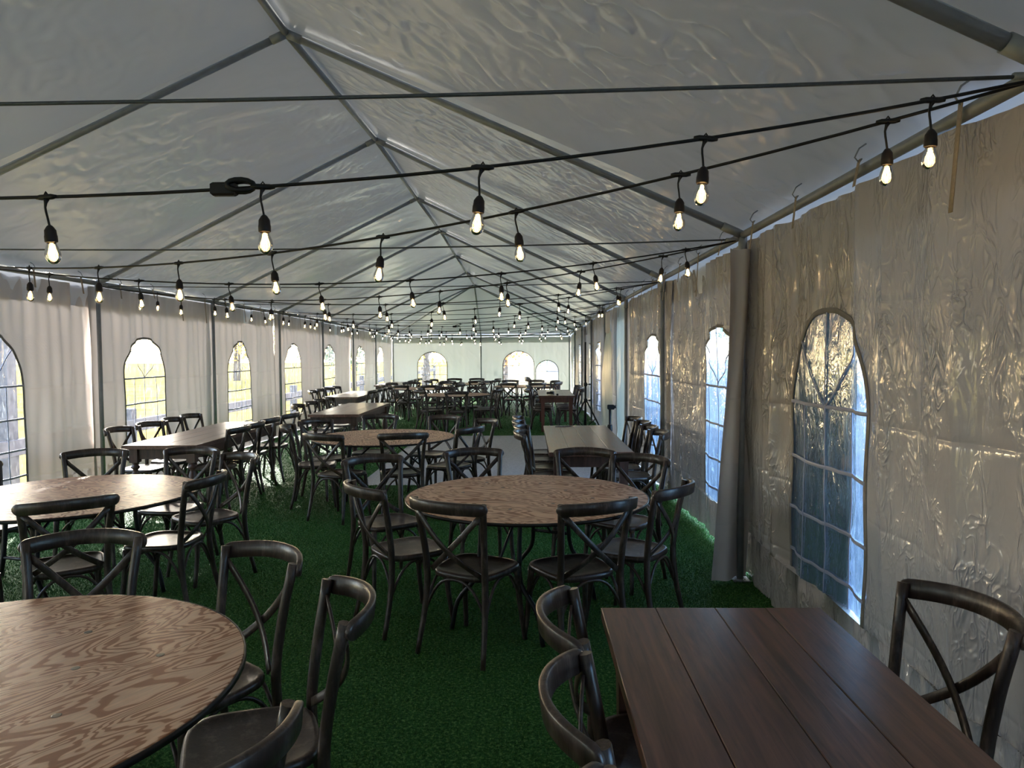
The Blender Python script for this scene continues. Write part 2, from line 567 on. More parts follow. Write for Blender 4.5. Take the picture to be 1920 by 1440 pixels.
# turf sheets: near sheet, left strip, far sheet
TURF = [(-3.3, 3.43, YB, 9.0), (-3.3, -0.45, 9.0, 14.45), (-3.3, 3.3, 14.45, YE)]
TL = ['green artificial turf carpet under the nearer tables', 'narrow strip of green turf left of the grey floor', 'green artificial turf carpet under the far tables']
rs = np.random.RandomState(3)
for i, (x0, x1, y0, y1) in enumerate(TURF):
    mb = MB()
    mb.box(x0, x1, y0 + (0.002 if i else 0), y1, -0.0079, 0.0)
    t = mb.build('turf_carpet', M['turf'])
    tag(t, TL[i], 'turf', 'turf carpets')
    # pile: single-triangle blades, denser close to the camera
    pts = []
    yb = max(y0, -0.2)
    while yb < y1:
        step = 0.5
        ye = min(yb + step, y1)
        d = max(1.0, yb)
        dens = 11000 if d < 4.5 else 11000 * (4.5 / d) ** 1.9
        nn = int(dens * (x1 - x0) * (ye - yb))
        pts.append(np.stack([rs.uniform(x0, x1, nn), rs.uniform(yb, ye, nn), np.full(nn, d)], 1))
        yb = ye
    P = np.concatenate(pts)
    n = len(P)
    ang = rs.uniform(0, 2 * PI, n)
    wd = 0.0018 * (1 + np.clip(P[:, 2] - 3, 0, 12) * 0.16)
    hgt = rs.uniform(0.008, 0.017, n)
    la = rs.uniform(0, 2 * PI, n)
    ll = rs.uniform(0.002, 0.012, n)
    V = np.zeros((n, 3, 3), np.float32)
    V[:, 0, 0] = P[:, 0] - np.cos(ang) * wd; V[:, 0, 1] = P[:, 1] - np.sin(ang) * wd
    V[:, 1, 0] = P[:, 0] + np.cos(ang) * wd; V[:, 1, 1] = P[:, 1] + np.sin(ang) * wd
    V[:, 2, 0] = P[:, 0] + np.cos(la) * ll; V[:, 2, 1] = P[:, 1] + np.sin(la) * ll; V[:, 2, 2] = hgt
    me = bpy.data.meshes.new('turf_pile')
    me.vertices.add(n * 3); me.vertices.foreach_set('co', V.ravel())
    me.loops.add(n * 3); me.loops.foreach_set('vertex_index', np.arange(n * 3, dtype=np.int32))
    me.polygons.add(n)
    me.polygons.foreach_set('loop_start', np.arange(0, n * 3, 3, dtype=np.int32))
    me.polygons.foreach_set('loop_total', np.full(n, 3, np.int32))
    me.update(calc_edges=True)
    pile = link('turf_pile', me, M['pile'], t)
    pile['kind'] = 'stuff'

# ------------------------------------------------------------------ roof
def fbm(x, y, z=0.0):
    return noise.noise(Vector((x, y, z)))
ceiling = empty('ceiling')
tag(ceiling, 'grey white vinyl tent roof with wrinkles', 'ceiling', kind='structure')
def roof_panel(k, side):
    y0, y1 = FY(k), FY(k + 1)
    def fn(u, v):                                    # u: 0 ridge .. 1 eave, v: 0..1 along
        y = y0 + (y1 - y0) * v
        zr = ZR(k) * (1 - v) + ZR(k + 1) * v
        ze = ZE(k) * (1 - v) + ZE(k + 1) * v
        xe = HW + 0.1
        x = xe * u
        z = zr + (ze - zr) * u + 0.05
        edge = math.sin(PI * v) if 0 < v < 1 else 0
        w = 0.05 * math.sin(PI * u) * edge
        w += 0.022 * fbm(x * 1.3 + 9 * k, y * 1.1, side * 3) * edge
        near = k <= 2
        e2 = min(1.0, edge * 1.6)
        m1 = max(0.0, min(1.0, 0.5 + 1.6 * fbm(x * 0.9, y * 0.7 + 4 * side, 8.1 + k)))
        a_ = fbm(x * 3.1 + 0.7 * y, y * 3.4 + x * 1.5, side * 7 + k)
        w += 0.012 * a_ * e2
        if near:
            b_ = fbm((x - 0.5 * y) * 6.0, (y + 0.4 * x) * 4.0, side * 5 + k)
            gain = 1.9 if side > 0 and k <= 1 else 1.0
            w += gain * (0.011 * max(0.0, 1 - 5 * abs(b_)) ** 1.5 + 0.005 * fbm(x * 15, y * 13, k)) * (0.25 + 0.75 * m1) * e2
        if side > 0 and k <= 1:
            w += 0.016 * fbm((x - y * 0.8) * 3.2, (x + y) * 0.8, 5.0) * edge
        return (side * x, y, z + w * min(1.0, u * 10) * (1.0 if u < 0.97 else (1 - u) / 0.03))
    mb = MB()
    mb.grid(fn, lin(0, 1, 150 if 0 <= k <= 2 else 64), lin(0, 1, 130 if 0 <= k <= 2 else 52))
    mb.build('roof_panel', M['roof'], ceiling)
for k in range(KF - 1, KL):
    for side in (-1, 1):
        roof_panel(k, side)
# hip end: three triangles from the last ridge node
yr = FY(KL)
APEX = Vector((0, yr, ZR(KL) + 0.05))
CL, CR, CM = (-HW - 0.1, YE + 0.1), (HW + 0.1, YE + 0.1), (0, YE + 0.1)
def tri_panel(a, b, c):
    a, b, c = Vector(a), Vector(b), Vector(c)
    def fn(u, v):
        q = a * (1 - v) + (b * (1 - u) + c * u) * v
        return (q.x, q.y, q.z - 0.0 + 0.03 * math.sin(PI * v) * math.sin(PI * u) + 0.01 * fbm(q.x * 2, q.y * 2) * math.sin(PI * u) * v)
    mb = MB()
    mb.grid(fn, lin(0, 1, 16), lin(0.001, 1, 16))
    mb.build('roof_panel', M['roof'], ceiling)
ez7, ez8 = ZE(7) + 0.05, ZE(8) + 0.05
tri_panel(APEX, (-HW - 0.1, yr, ez7), (*CL, ez8))
tri_panel(APEX, (*CL, ez8), (*CM, ez8))
tri_panel(APEX, (*CM, ez8), (*CR, ez8))
tri_panel(APEX, (*CR, ez8), (HW + 0.1, yr, ez7))

# ------------------------------------------------------------------ tent frame
frame = empty('tent_frame')
tag(frame, 'galvanised steel pipe frame holding up the tent roof', 'tent frame')
def pipe(name, a, b, r, n=14, parent=frame, mat='steel'):
    m_ = MB()
    m_.tube([a, b], r, n)
    o = m_.build(name, M[mat], parent)
    o.cycles.shadow_terminator_geometry_offset = 0.0
    return o
for k in range(KF - 1, KL + 1):
    y = FY(k)
    for s in (-1, 1):
        pipe('rafter', (0, y, ZR(k)), (s * HW, y, ZE(k)), 0.026)
        pipe('leg', (s * HW, y, 0), (s * HW, y, ZE(k)), 0.024)
        if k < KL:
            pipe('eave_pipe', (s * HW, y, ZE(k)), (s * HW, FY(k + 1), ZE(k + 1)), 0.026)
        # sleeve fittings at the eave and the ridge
        d = Vector((s * HW, 0, ZE(k) - ZR(k))).normalized()
        pipe('joint_sleeve', Vector((s * HW, y, ZE(k))) - d * 0.16, Vector((s * HW, y, ZE(k))), 0.031)
        pipe('joint_sleeve', Vector((s * HW, y, ZE(k) - 0.15)), Vector((s * HW, y, ZE(k) + 0.02)), 0.031)
        pipe('joint_sleeve', Vector((0, y, ZR(k))), Vector((0, y, ZR(k))) + d * 0.12, 0.031)
        m_ = MB(); m_.box(s * HW - 0.06, s * HW + 0.06, y - 0.06, y + 0.06, 0.0, 0.008)
        m_.build('base_plate', M['steel'], frame)
    if k < KL:
        pipe('ridge_pipe', (0, y, ZR(k)), (0, FY(k + 1), ZR(k + 1)), 0.026)
for s in (-1, 1):
    pipe('hip_rafter', (0, yr, ZR(KL)), (s * HW, YE, ZE(8)), 0.026)
    pipe('eave_pipe', (s * HW, yr, ZE(KL)), (s * HW, YE, ZE(8)), 0.026)
    pipe('eave_pipe', (0, YE, ZE(8)), (s * HW, YE, ZE(8)), 0.026)
    pipe('leg', (s * HW, YE, 0), (s * HW, YE, ZE(8)), 0.024)
pipe('hip_rafter', (0, yr, ZR(KL)), (0, YE, ZE(8)), 0.026)
pipe('leg', (0, YE, 0), (0, YE, ZE(8)), 0.024)

# ------------------------------------------------------------------ side walls with arched windows
WIN_N = [0]
PANELS = {}
ZS, ZP, ZT = 0.34, 1.36, 1.88                        # sill, spring line, top of arch
def halfw(z, hw, zt, zp, zs):
    if z < zs - 1e-6 or z >= zt: return 0.0
    if z <= zp: return hw
    return hw * math.sqrt(max(0, 1 - ((z - zp) / (zt - zp)) ** 2))

def wall_panel(parent, to3, s0, s1, ztop, sc=None, ww=1.1, amp=0.03, seed=0, mat='wall', clear='clear', dzw=0.0, gather=0.0, fold=2.0, zsill=None, arch=None, hem=0.0, pleats=()):
    """to3(s, out, z) -> point; out is the displacement towards the outside"""
    zs, zp, zt = (zsill or ZS) + dzw, ZP + dzw, ZT + dzw
    if arch: zp, zt = arch
    hw = ww / 2
    def disp(s, z):
        f = amp * 1.1 * fbm(s * fold + seed * 13.7, z * 0.22, seed) + amp * 0.55 * fbm(s * fold * 2.9, z * 0.5 + seed, 3.3)
        f += amp * 0.22 * fbm(s * 9, z * 2.3, seed * 2 + 1)
        for p0 in pleats:
            d_ = s - p0 - 0.05 * fbm(z * 0.8, p0)
            f -= 0.05 * math.exp(-abs(d_) / (0.03 if d_ < 0 else 0.12)) * min(1.0, 0.25 + z / 1.6)
        c_ = fbm(s * 5.5 + z * 1.2, z * 2.6 + seed, 1.7)
        f += 0.008 * max(0.0, 1 - 4.5 * abs(c_)) ** 1.4 * max(0.0, min(1.0, 0.4 + 2 * fbm(s * 1.3, z * 0.9, seed)))
        f += gather * math.sin(s * 2 * PI / 0.21 + 2.2 * math.sin(s * 3.1 + seed) + 0.5 * math.sin(z * 2 + s)) * (0.35 + 0.65 * min(1.0, max(0.0, (z - 0.3) / 1.8)))
        return f
    P = lambda s, z, off=0.0: to3(s, disp(s, z) + off, z)
    PANELS[seed - 50] = P
    zr_ = [hem, 0.12, 0.2, zs - 1e-4, zs] if sc is not None else [hem]
    if sc is not None:
        zr_ += lin(zs, zp, 34)[1:]
        zr_ += [zp + (zt - zp) * math.sin(a) for a in lin(0, PI / 2, 16)[1:]]
        zr_ += lin(zt, 1.0, 2)[2:]
    base = zr_[-1]
    def rows(zt_): return zr_ + lin(base, zt_, max(6, int((zt_ - base) / 0.035)))[1:]
    R_ = rows(1.0 if False else ztop(0.5 * (s0 + s1)))
    zmax = R_[-1]
    def zmap(s, z):                                   # top edge follows the eave pipe
        t = max(0.0, (z - 2.0) / (zmax - 2.0)) if zmax > 2.0 else 0
        return z + t * (ztop(s) - zmax)
    mb = MB()
    if sc is None:
        mb.grid(lambda s, z: P(s, zmap(s, z)), lin(s0, s1, max(8, int((s1 - s0) / 0.032))), R_)
        mb.build('wall_panel', M[mat], parent)
        return
    for side in (-1, 1):
        n = 46
        def fn(u, z):
            inner = sc + side * halfw(z, hw, zt, zp, zs)
            outer = s0 if side < 0 else s1
            s = outer + (inner - outer) * u
            return P(s, zmap(s, z))
        mb.grid(fn, lin(0, 1, n), R_)
    mb.build('wall_panel', M[mat], parent)
    # the clear pane and its tapes
    WIN_N[0] += 1
    wz = [z for z in zr_ if zs <= z <= zt]
    mp_ = MB()
    mp_.grid(lambda u, z: P(sc + u * halfw(z - 1e-7 if z == zt else z, hw, zt, zp, zs), z), lin(-1, 1, 30), wz)
    win = mp_.build('window_%d' % WIN_N[0], M[clear])
    tag(win, None, None, kind='structure')
    def tape(path2, wdt, name='muntin_bar', mt='muntin', off=-0.006):
        pts = [P(s, z, off) for s, z in path2]
        q = MB()
        nrm = Vector(to3(0, 1, 0)) - Vector(to3(0, 0, 0))
        t = [Vector(x) for x in pts]
        ups = []
        for i in range(len(t)):
            tt = (t[min(i + 1, len(t) - 1)] - t[max(0, i - 1)]).normalized()
            ups.append(tt.cross(nrm).normalized())
        q.sweep(t, ups, wdt, 0.004)
        q.build(name, M[mt], win)
    for z in (zp, zp - 0.33, zp - 0.64, zp - 0.9):
        if z > zs + 0.05:
            tape([(s, z) for s in lin(sc - hw, sc + hw, 18)], 0.02)
    for f in (-0.5, 0, 0.5):
        tape([(sc + f * hw, z) for z in lin(zs, zp, 20)], 0.012)
    for a in (45, 90, 135):
        ca, sa = math.cos(math.radians(a)), math.sin(math.radians(a))
        tape([(sc + t_ * hw * ca, zp + t_ * (zt - zp) * sa) for t_ in lin(0.02, 0.98, 10)], 0.012)
    out = [(sc - hw, z) for z in lin(zs, zp, 22)] + [(sc - hw * math.cos(a), zp + (zt - zp) * math.sin(a)) for a in lin(0, PI, 30)[1:-1]] + [(sc + hw, z) for z in lin(zp, zs, 22)]
    tape(out, 0.03, 'window_seam', 'stitch', -0.004)

WX = HW + 0.07
wl = tag(empty('wall_left'), 'pale vinyl tent wall on the left with arched windows', 'wall', kind='structure')
wr = tag(empty('wall_right'), 'glossy vinyl tent wall on the right with arched windows', 'wall', kind='structure')
wf = tag(empty('wall_far'), 'pale end wall of the tent with arched windows', 'wall', kind='structure')
wbk = tag(empty('wall_back'), 'plain end wall behind the camera', 'wall', kind='structure')
left3 = lambda s, o, z: (-WX - o, s, z)
right3 = lambda s, o, z: (WX + o, s, z)
far3 = lambda s, o, z: (s, YE + 0.07 + o, z)
back3 = lambda s, o, z: (s, YB - 0.07 - o, z)
topz = lambda y: zeave(y) - 0.03
LW = {1: 6.62, 2: 9.4, 3: 12.6, 4: 15.45, 5: 18.3, 6: 21.6, 7: 24.8}
for k in range(-2, 8):
    wall_panel(wl, lambda s, o, z, j=(k % 2) * 0.025: left3(s, o + j, z), FY(k) - 0.03, FY(k + 1) + 0.03, topz, LW.get(k, FY(k) + 1.5), 1.05, 0.05, k + 20, 'wall', 'clear', 0.0, 0.012, fold=2.6)
RW = {0: (3.93, 1.0), 1: (6.22, 1.1), 2: (9.3, 1.2), 4: (16.0, 1.0), 5: (18.6, 1.1), 6: (21.8, 1.1), 7: (24.9, 1.0)}
for k in range(-2, 8):
    c, w_ = RW.get(k, (None, 0))
    if k == 3:                                        # the door bay: two half panels, a gap between them
        wall_panel(wr, right3, FY(3) - 0.1, FY(3) + 0.75, topz, None, 0, 0.06, k + 50, 'wall', gather=0.02)
        wall_panel(wr, right3, FY(3) + 1.75, FY(4) + 0.1, topz, None, 0, 0.06, k + 51, 'wall', gather=0.03)
        wall_panel(wr, right3, FY(3) + 0.7, FY(3) + 1.8, topz, None, 0, 0.03, k + 52, 'flap')
        continue
    if c is None: c, w_ = FY(k) + 1.5, 1.0
    gl = k <= 2
    wall_panel(wr, lambda s, o, z, j=(k % 2) * 0.025: right3(s, o + j, z), FY(k) - 0.12, FY(k + 1) + 0.12, topz, c, w_, 0.06 if k >= 1 else 0.055, k + 50, 'wallgloss' if gl else 'wall',
               'clear_skytint' if k <= 2 else 'clear', 0.0, 0.004 if k < 1 else (0.012 if k <= 2 else 0.03), pleats={0: (2.62, 3.2, 4.62, 4.85), 1: (5.55, 7.1, 7.6), 2: (8.5, 10.3, 10.8)}.get(k, ()), hem=0.03 if k in (1, 2) else 0.0)
endtop = lambda x: ZE(8) - 0.07
wall_panel(wf, far3, -WX, -0.05, endtop, -1.81, 1.1, 0.02, 71, 'endwall', 'clear', -0.18)
wall_panel(wf, far3, -0.05, 1.98, endtop, 1.38, 1.16, 0.02, 72, 'endwall', 'clear', -0.18)
wall_panel(wf, far3, 1.98, WX, endtop, 2.43, 0.84, 0.02, 73, 'endwall', 'clear', -0.18, arch=(0.95, 1.36), zsill=0.45)
wall_panel(wbk, back3, -WX, WX, lambda x: 2.42, None, 0, 0.04, 74, 'wall')
mb = MB()
mb.add([(-WX, YB - 0.05, 2.4), (WX, YB - 0.05, 2.4), (0, YB - 0.05, 4.06)], [(0, 1, 2)], False)
mb.build('gable_panel', M['roof'], wbk)

# valance hanging outside each eave
def valance(side, k):
    y0, y1 = FY(k), FY(k + 1)
    def fn(u, v):
        y = y0 + (y1 - y0) * u
        z = zeave(y) + 0.05 - 0.32 * v
        return (side * (HW + 0.1 + 0.015 * fbm(y * 3, v * 2, side) + 0.03 * v), y, z)
    mb = MB()
    mb.grid(fn, lin(0, 1, 40), lin(0, 1, 8))
    mb.build('valance', M['valance'], ceiling)
for k in range(-2, 8):
    for s in (-1, 1): valance(s, k)
mb = MB()
mb.grid(lambda u, v: (u, YE + 0.11 + 0.01 * fbm(u * 3, v), ZE(8) + 0.05 - 0.3 * v), lin(-HW - 0.1, HW + 0.1, 50), lin(0, 1, 6))
mb.build('valance', M['valance'], ceiling)

# a spare wall panel hung outside the near right window, covering most of it
mb = MB()
PN = PANELS[0]
mb.grid(lambda u, z: PN(u + (0.03 * fbm(z * 1.3, 2.0) - 0.05 * (z / 2.4)) * max(0, (4.2 - u)), z, 0.022 + 0.012 * fbm(u * 5, z * 1.2, 2)), lin(3.70, 5.2, 50), lin(0.0, 2.3, 60))
mb.build('outer_wall_panel', M['wallgloss'], wr)

# hanging end of the next panel, pulled into the tent beside the first right leg
mb = MB()
def flapfn(u, v):                                     # u 0..1 across, v 0..1 down
    z = 2.36 * (1 - v)
    xin = 3.13 - 0.10 * v ** 1.5
    xout = 3.38 - 0.09 * v
    x = xin + (xout - xin) * u
    y = 5.10 + 0.16 * u + 0.035 * math.sin(u * 9 + v * 1.2) + 0.02 * fbm(u * 3, z * 1.5, 2)
    return (x + 0.012 * math.sin(v * 5 + u * 4), y, z + 0.02)
mb.grid(flapfn, lin(0, 1, 24), lin(0, 1, 60))
mb.build('wall_flap', M['wall'], wr)
# tan patch above the far door bay and the pulled door flap
mb = MB()
mb.grid(lambda u, v: (3.12 + 0.03 * math.sin(u * 8), 12.35 + 0.75 * u, 2.36 - 0.36 * v + 0.02 * math.sin(u * 11)), lin(0, 1, 20), lin(0, 1, 10))
mb.build('door_pelmet', M['wall'], wr)
mb = MB()
def dflap(u, v):
    z = 2.02 * (1 - v) + 0.02
    wd = 0.34 + 0.2 * math.sin(PI * min(1, v * 1.05)) ** 0.8
    return (3.14 - 0.1 * u * v + 0.02 * fbm(u * 4 + v * 3, v * 4), 12.2 + 0.2 * (1 - v) + wd * u * 2.0 + 0.05 * fbm(v * 3, u), z)
mb.grid(dflap, lin(0, 1, 20), lin(0, 1, 50))
mb.build('door_flap', M['flap'], wr)

# webbing straps and hooks along the eaves
def strap(x, y, z0, ln, side):
    m_ = MB()
    sw = rnd.uniform(-0.02, 0.02)
    pth = [(x - side * 0.005 * i, y + sw * i / 5, z0 - ln * i / 5) for i in range(6)]
    m_.sweep(pth, (0, 1, 0), 0.026, 0.003)
    m_.build('tie_strap', M['strap'], ceiling)
    m_ = MB()
    m_.tube([(x + side * 0.03, y, z0 + 0.07), (x, y, z0 + 0.05), (x - side * 0.02, y, z0 + 0.01), (x, y, z0 - 0.015), (x + side * 0.012, y, z0 + 0.004)], 0.004, 5)
    m_.build('hook', M['steel'], ceiling)
for k in range(0, 8):
    for j in range(4):
        y = FY(k) + D * (j + 0.5) / 4
        for s in (-1, 1):
            strap(s * (HW - 0.045), y, zeave(y) + 0.03, rnd.choice([0.12, 0.18, 0.3, 0.38]), s)

# ------------------------------------------------------------------ tension cables and light strings
ORD = ['nearest', 'second', 'third', 'fourth', 'fifth', 'sixth', 'seventh', 'rearmost']
for k in range(0, 8):
    m_ = MB()
    a, b = Vector((-HW, FY(k), ZE(k) - 0.03)), Vector((HW, FY(k), ZE(k) - 0.03))
    m_.tube([a.lerp(b, t) - Vector((0, 0, 0.04 * 4 * t * (1 - t))) for t in lin(0, 1, 9)], 0.006, 6)
    root = m_.build('tension_cable', M['cable'])
    tag(root, 'thin grey tension cable spanning the tent at eave height, %s from the camera' % ORD[k] if k not in (0, 7) else 'thin grey tension cable spanning the tent at eave height, the %s one' % ORD[k], 'cable', 'tension cables')
    for s in (-1, 1):
        q = MB()
        q.tube([(s * HW, FY(k), ZE(k) - 0.03), (s * (HW - 0.12), FY(k), ZE(k) - 0.03)], 0.011, 6)
        q.build('end_clamp', M['steel'], root)

# one lamp: cable clip and pigtail, rubber socket, glass bulb, filament
pg = MB()
pg.tube([(-0.035, 0, 0), (-0.02, 0, 0), (0.02, 0, 0), (0.035, 0, 0)], [0.005, 0.009, 0.009, 0.005], 6)
pg.tube(smoothpath([(0, 0, -0.004), (0.008, 0, -0.03), (0.004, 0, -0.06), (0, 0, -0.088)], 8), [0.009, 0.005, 0.0035, 0.0035, 0.0035, 0.0035, 0.0035][:7], 6)
pg.tube([(-0.006, 0, 0.006), (0, 0, 0.015), (0.006, 0, 0.006)], 0.003, 5)
pigtail_me = pg.mesh('pigtail')
pigtail_me.materials.append(M['rubber'])
sk = MB()
sk.lathe([(0.004, 0), (0.009, -0.004), (0.0165, -0.016), (0.0175, -0.03), (0.0185, -0.034), (0.0185, -0.05), (0.0165, -0.052)], 12, (0, 0, -0.083))
socket_me = sk.mesh('socket')
socket_me.materials.append(M['brownrub'])
bl = MB()
bl.lathe([(0.0125, 0), (0.014, -0.008), (0.0195, -0.022), (0.0228, -0.036), (0.0215, -0.049), (0.0165, -0.059), (0.008, -0.0655), (0.001, -0.067)], 14, (0, 0, -0.134), True)
bulb_me = bl.mesh('bulb')
bulb_me.materials.append(M['glass'])
fl = MB()
fl.tube([(-0.004, 0, -0.146), (-0.003, 0, -0.184)], 0.0014, 3, False)
fl.tube([(0.004, 0, -0.146), (0.003, 0, -0.184)], 0.0014, 3, False)
fil_me = fl.mesh('filament')
fil_me.materials.append(M['filament'])
filfar_me = fil_me.copy()
filfar_me.materials.clear()
filfar_me.materials.append(M['filament_far'])
M['filament_far'].cycles.emission_sampling = 'NONE'

def light_string(a, b, sag, label, first, step=0.655, plug=None):
    a, b = Vector(a), Vector(b)
    ln = (b - a).length
    P = lambda t: a.lerp(b, t) - Vector((0, 0, sag * 4 * t * (1 - t) * (1 - 0.0 * t)))
    root = empty('light_string', a)
    tag(root, label, 'string lights', 'strings of bulbs under the roof')
    inv = -a
    m_ = MB()
    m_.tube([P(t) + inv for t in lin(0, 1, 28)], 0.0054, 6)
    m_.build('cable', M['rubber'], root)
    az = math.atan2(b.y - a.y, b.x - a.x)
    d = first
    while d < ln - 0.15:
        q = P(d / ln) + inv
        sw = rnd.uniform(-0.14, 0.14)
        so_ = bpy.data.objects.new('socket', socket_me); COL.objects.link(so_); so_.parent = root
        so_.location = q
        so_.rotation_euler = (rnd.uniform(-0.08, 0.08), sw, az + rnd.uniform(-0.3, 0.3))
        for nm, me in (('pigtail', pigtail_me), ('bulb', bulb_me), ('filament', fil_me if a.y < 12 else filfar_me)):
            c = bpy.data.objects.new(nm, me); COL.objects.link(c); c.parent = so_
        d += step
    if plug:
        q = P(plug / ln) + inv
        m_ = MB()
        pts = []
        for i in range(40):
            th = i / 39 * 2 * PI * 3
            pts.append(q + Vector((0.015 + 0.038 * math.cos(th), 0.016 * math.sin(th * 0.5), 0.016 * math.sin(th) + 0.008)))
        m_.tube(pts, 0.008, 6)
        m_.box(q.x - 0.075, q.x + 0.0, q.y - 0.014, q.y + 0.014, q.z - 0.022, q.z + 0.018, 0.006)
        m_.build('plug', M['rubber'], root)

for k in range(0, 8):
    R_ = (HW - 0.05, FY(k), ZE(k) - 0.04)
    Lk = (-HW + 0.05, FY(k), ZE(k) - 0.04)
    nm = ORD[k] if k else 'nearest'
    light_string(R_, Lk, 0.31 if k == 0 else 0.26 + 0.03 * math.sin(k * 2.3),
                 'black string of lit bulbs running straight across the tent, %s from the camera' % nm,
                 0.30 if k == 0 else 0.25 + 0.3 * rnd.random(), 0.66, 2.36 if k == 0 else (2.9 if k == 4 else None))
    if k < 7:
        Ln = (-HW + 0.05, FY(k + 1), ZE(k + 1) - 0.04)
        light_string(R_, Ln, 0.31 if k == 0 else 0.28 + 0.03 * math.cos(k * 1.7),
                     'black string of lit bulbs slanting back to the left wall, %s from the camera' % nm,
                     0.385 if k == 0 else 0.3 + 0.3 * rnd.random(), 0.655)

# ------------------------------------------------------------------ furniture builders
def chair_proto():
    root = empty('crossback_chair')
    # seat: rounded trapezoid with raised rim
    def outline(sc_, n=28):
        pts = []
        for i in range(n):
            a = 2 * PI * i / n
            c, s = math.cos(a), math.sin(a)
            e = 0.55
            x = math.copysign(abs(c) ** e, c)
            y = math.copysign(abs(s) ** e, s)
            wdt = 0.208 + 0.02 * y
            pts.append((x * wdt * sc_, y * 0.205 * sc_))
        return pts
    rings = [(0.93, 0.425), (1.0, 0.433), (1.0, 0.452), (0.975, 0.462), (0.9, 0.462), (0.87, 0.457), (0.6, 0.453), (0.25, 0.450)]
    m_ = MB()
    vs, fs, n = [], [], 28
    for sc_, z in rings:
        vs += [(x, y, z) for x, y in outline(sc_)]
    for r in range(len(rings) - 1):
        for i in range(n):
            j = (i + 1) % n
            fs.append((r * n + i, r * n + j, (r + 1) * n + j, (r + 1) * n + i))
    fs.append(tuple(range(n))[::-1])
    fs.append(tuple((len(rings) - 1) * n + i for i in range(n)))
    m_.add(vs, fs, True)
    m_.build('seat', M['chair'], root)
    for s in (-1, 1):
        q = MB()
        pth = smoothpath([(s * 0.215, -0.265, 0), (s * 0.198, -0.215, 0.24), (s * 0.19, -0.198, 0.45), (s * 0.2, -0.222, 0.66), (s * 0.222, -0.262, 0.872)], 16)
        q.tube(pth, [0.014 + 0.005 * min(1, i / 6) for i in range(len(pth))], 9)
        q.build('rear_leg', M['chair'], root)
        q = MB()
        pth = smoothpath([(s * 0.205, 0.205, 0), (s * 0.19, 0.175, 0.22), (s * 0.18, 0.16, 0.435)], 8)
        q.tube(pth, [0.0135 + 0.0065 * i / (len(pth) - 1) for i in range(len(pth))], 9)
        q.build('front_leg', M['chair'], root)
    # curved top rail, wrapped round behind the posts
    q = MB()
    pth, hs, ts, ups = [], [], [], []
    for i in range(29):
        t = math.sin(PI / 2 * (-1 + 2 * i / 28))
        y = -0.374 + 0.112 * abs(t) ** 2.2
        pth.append((0.25 * t, y, 0.846 + 0.014 * (1 - t * t)))
        e = min(1.0, (1 - abs(t)) / 0.12)
        rd = math.sqrt(max(0.0, 1 - (1 - e) ** 2))
        hs.append(0.066 * max(0.12, rd))
        ts.append(0.023 * max(0.3, min(1.0, 0.45 + rd * 0.55)))
        ups.append((0, -0.13, 1))
    q.sweep(pth, ups, hs, ts)
    q.build('top_rail', M['chair'], root)
    for s in (-1, 1):
        q = MB()
        A, B = Vector((s * 0.208, -0.262, 0.815)), Vector((-s * 0.165, -0.192, 0.468))
        pth = []
        for t in lin(0, 1, 11):
            w = A.lerp(B, t)
            w.y -= 0.045 * math.sin(PI * t) - s * 0.006
            w.z -= 0.02 * math.sin(PI * t)
            pth.append(w)
        q.sweep(pth, [Vector((0, -1, 0)).cross((B - A).normalized())] * 11, 0.031, 0.010)
        q.build('cross_brace', M['chair'], root)
    # bentwood arches under the seat
    FLx, RLx = 0.188, 0.196
    ends = [((-FLx, 0.178), (FLx, 0.178)), ((-RLx, -0.205), (RLx, -0.205)), ((-RLx, -0.205), (-FLx, 0.178)), ((RLx, -0.205), (FLx, 0.178))]
    for (a, b) in ends:
        q = MB()
        pth = []
        for t in lin(0, 1, 15):
            x, y = a[0] + (b[0] - a[0]) * t, a[1] + (b[1] - a[1]) * t
            z = 0.24 + 0.19 * (1 - abs(2 * t - 1) ** 2.6)
            pth.append((x, y, z))
        q.tube(pth, 0.0085, 7)
        q.build('arch_brace', M['chair'], root)
    return root

CHAIR = [chair_proto(), False]
def chair(rail_mid, facing, label, group, tilt=0.0):
    """rail_mid: where the middle between the rail tips stands on plan; facing in degrees"""
    if CHAIR[1]:
        o = copy_tree(CHAIR[0])
    else:
        o = CHAIR[0]; CHAIR[1] = True
    a = math.radians(facing)
    d = Vector((math.cos(a), math.sin(a)))
    o.location = (rail_mid[0] + d.x * 0.245, rail_mid[1] + d.y * 0.245, 0.0)
    o.rotation_euler = (0, 0, a - PI / 2)
    tag(o, label, 'chair', group)
    return o

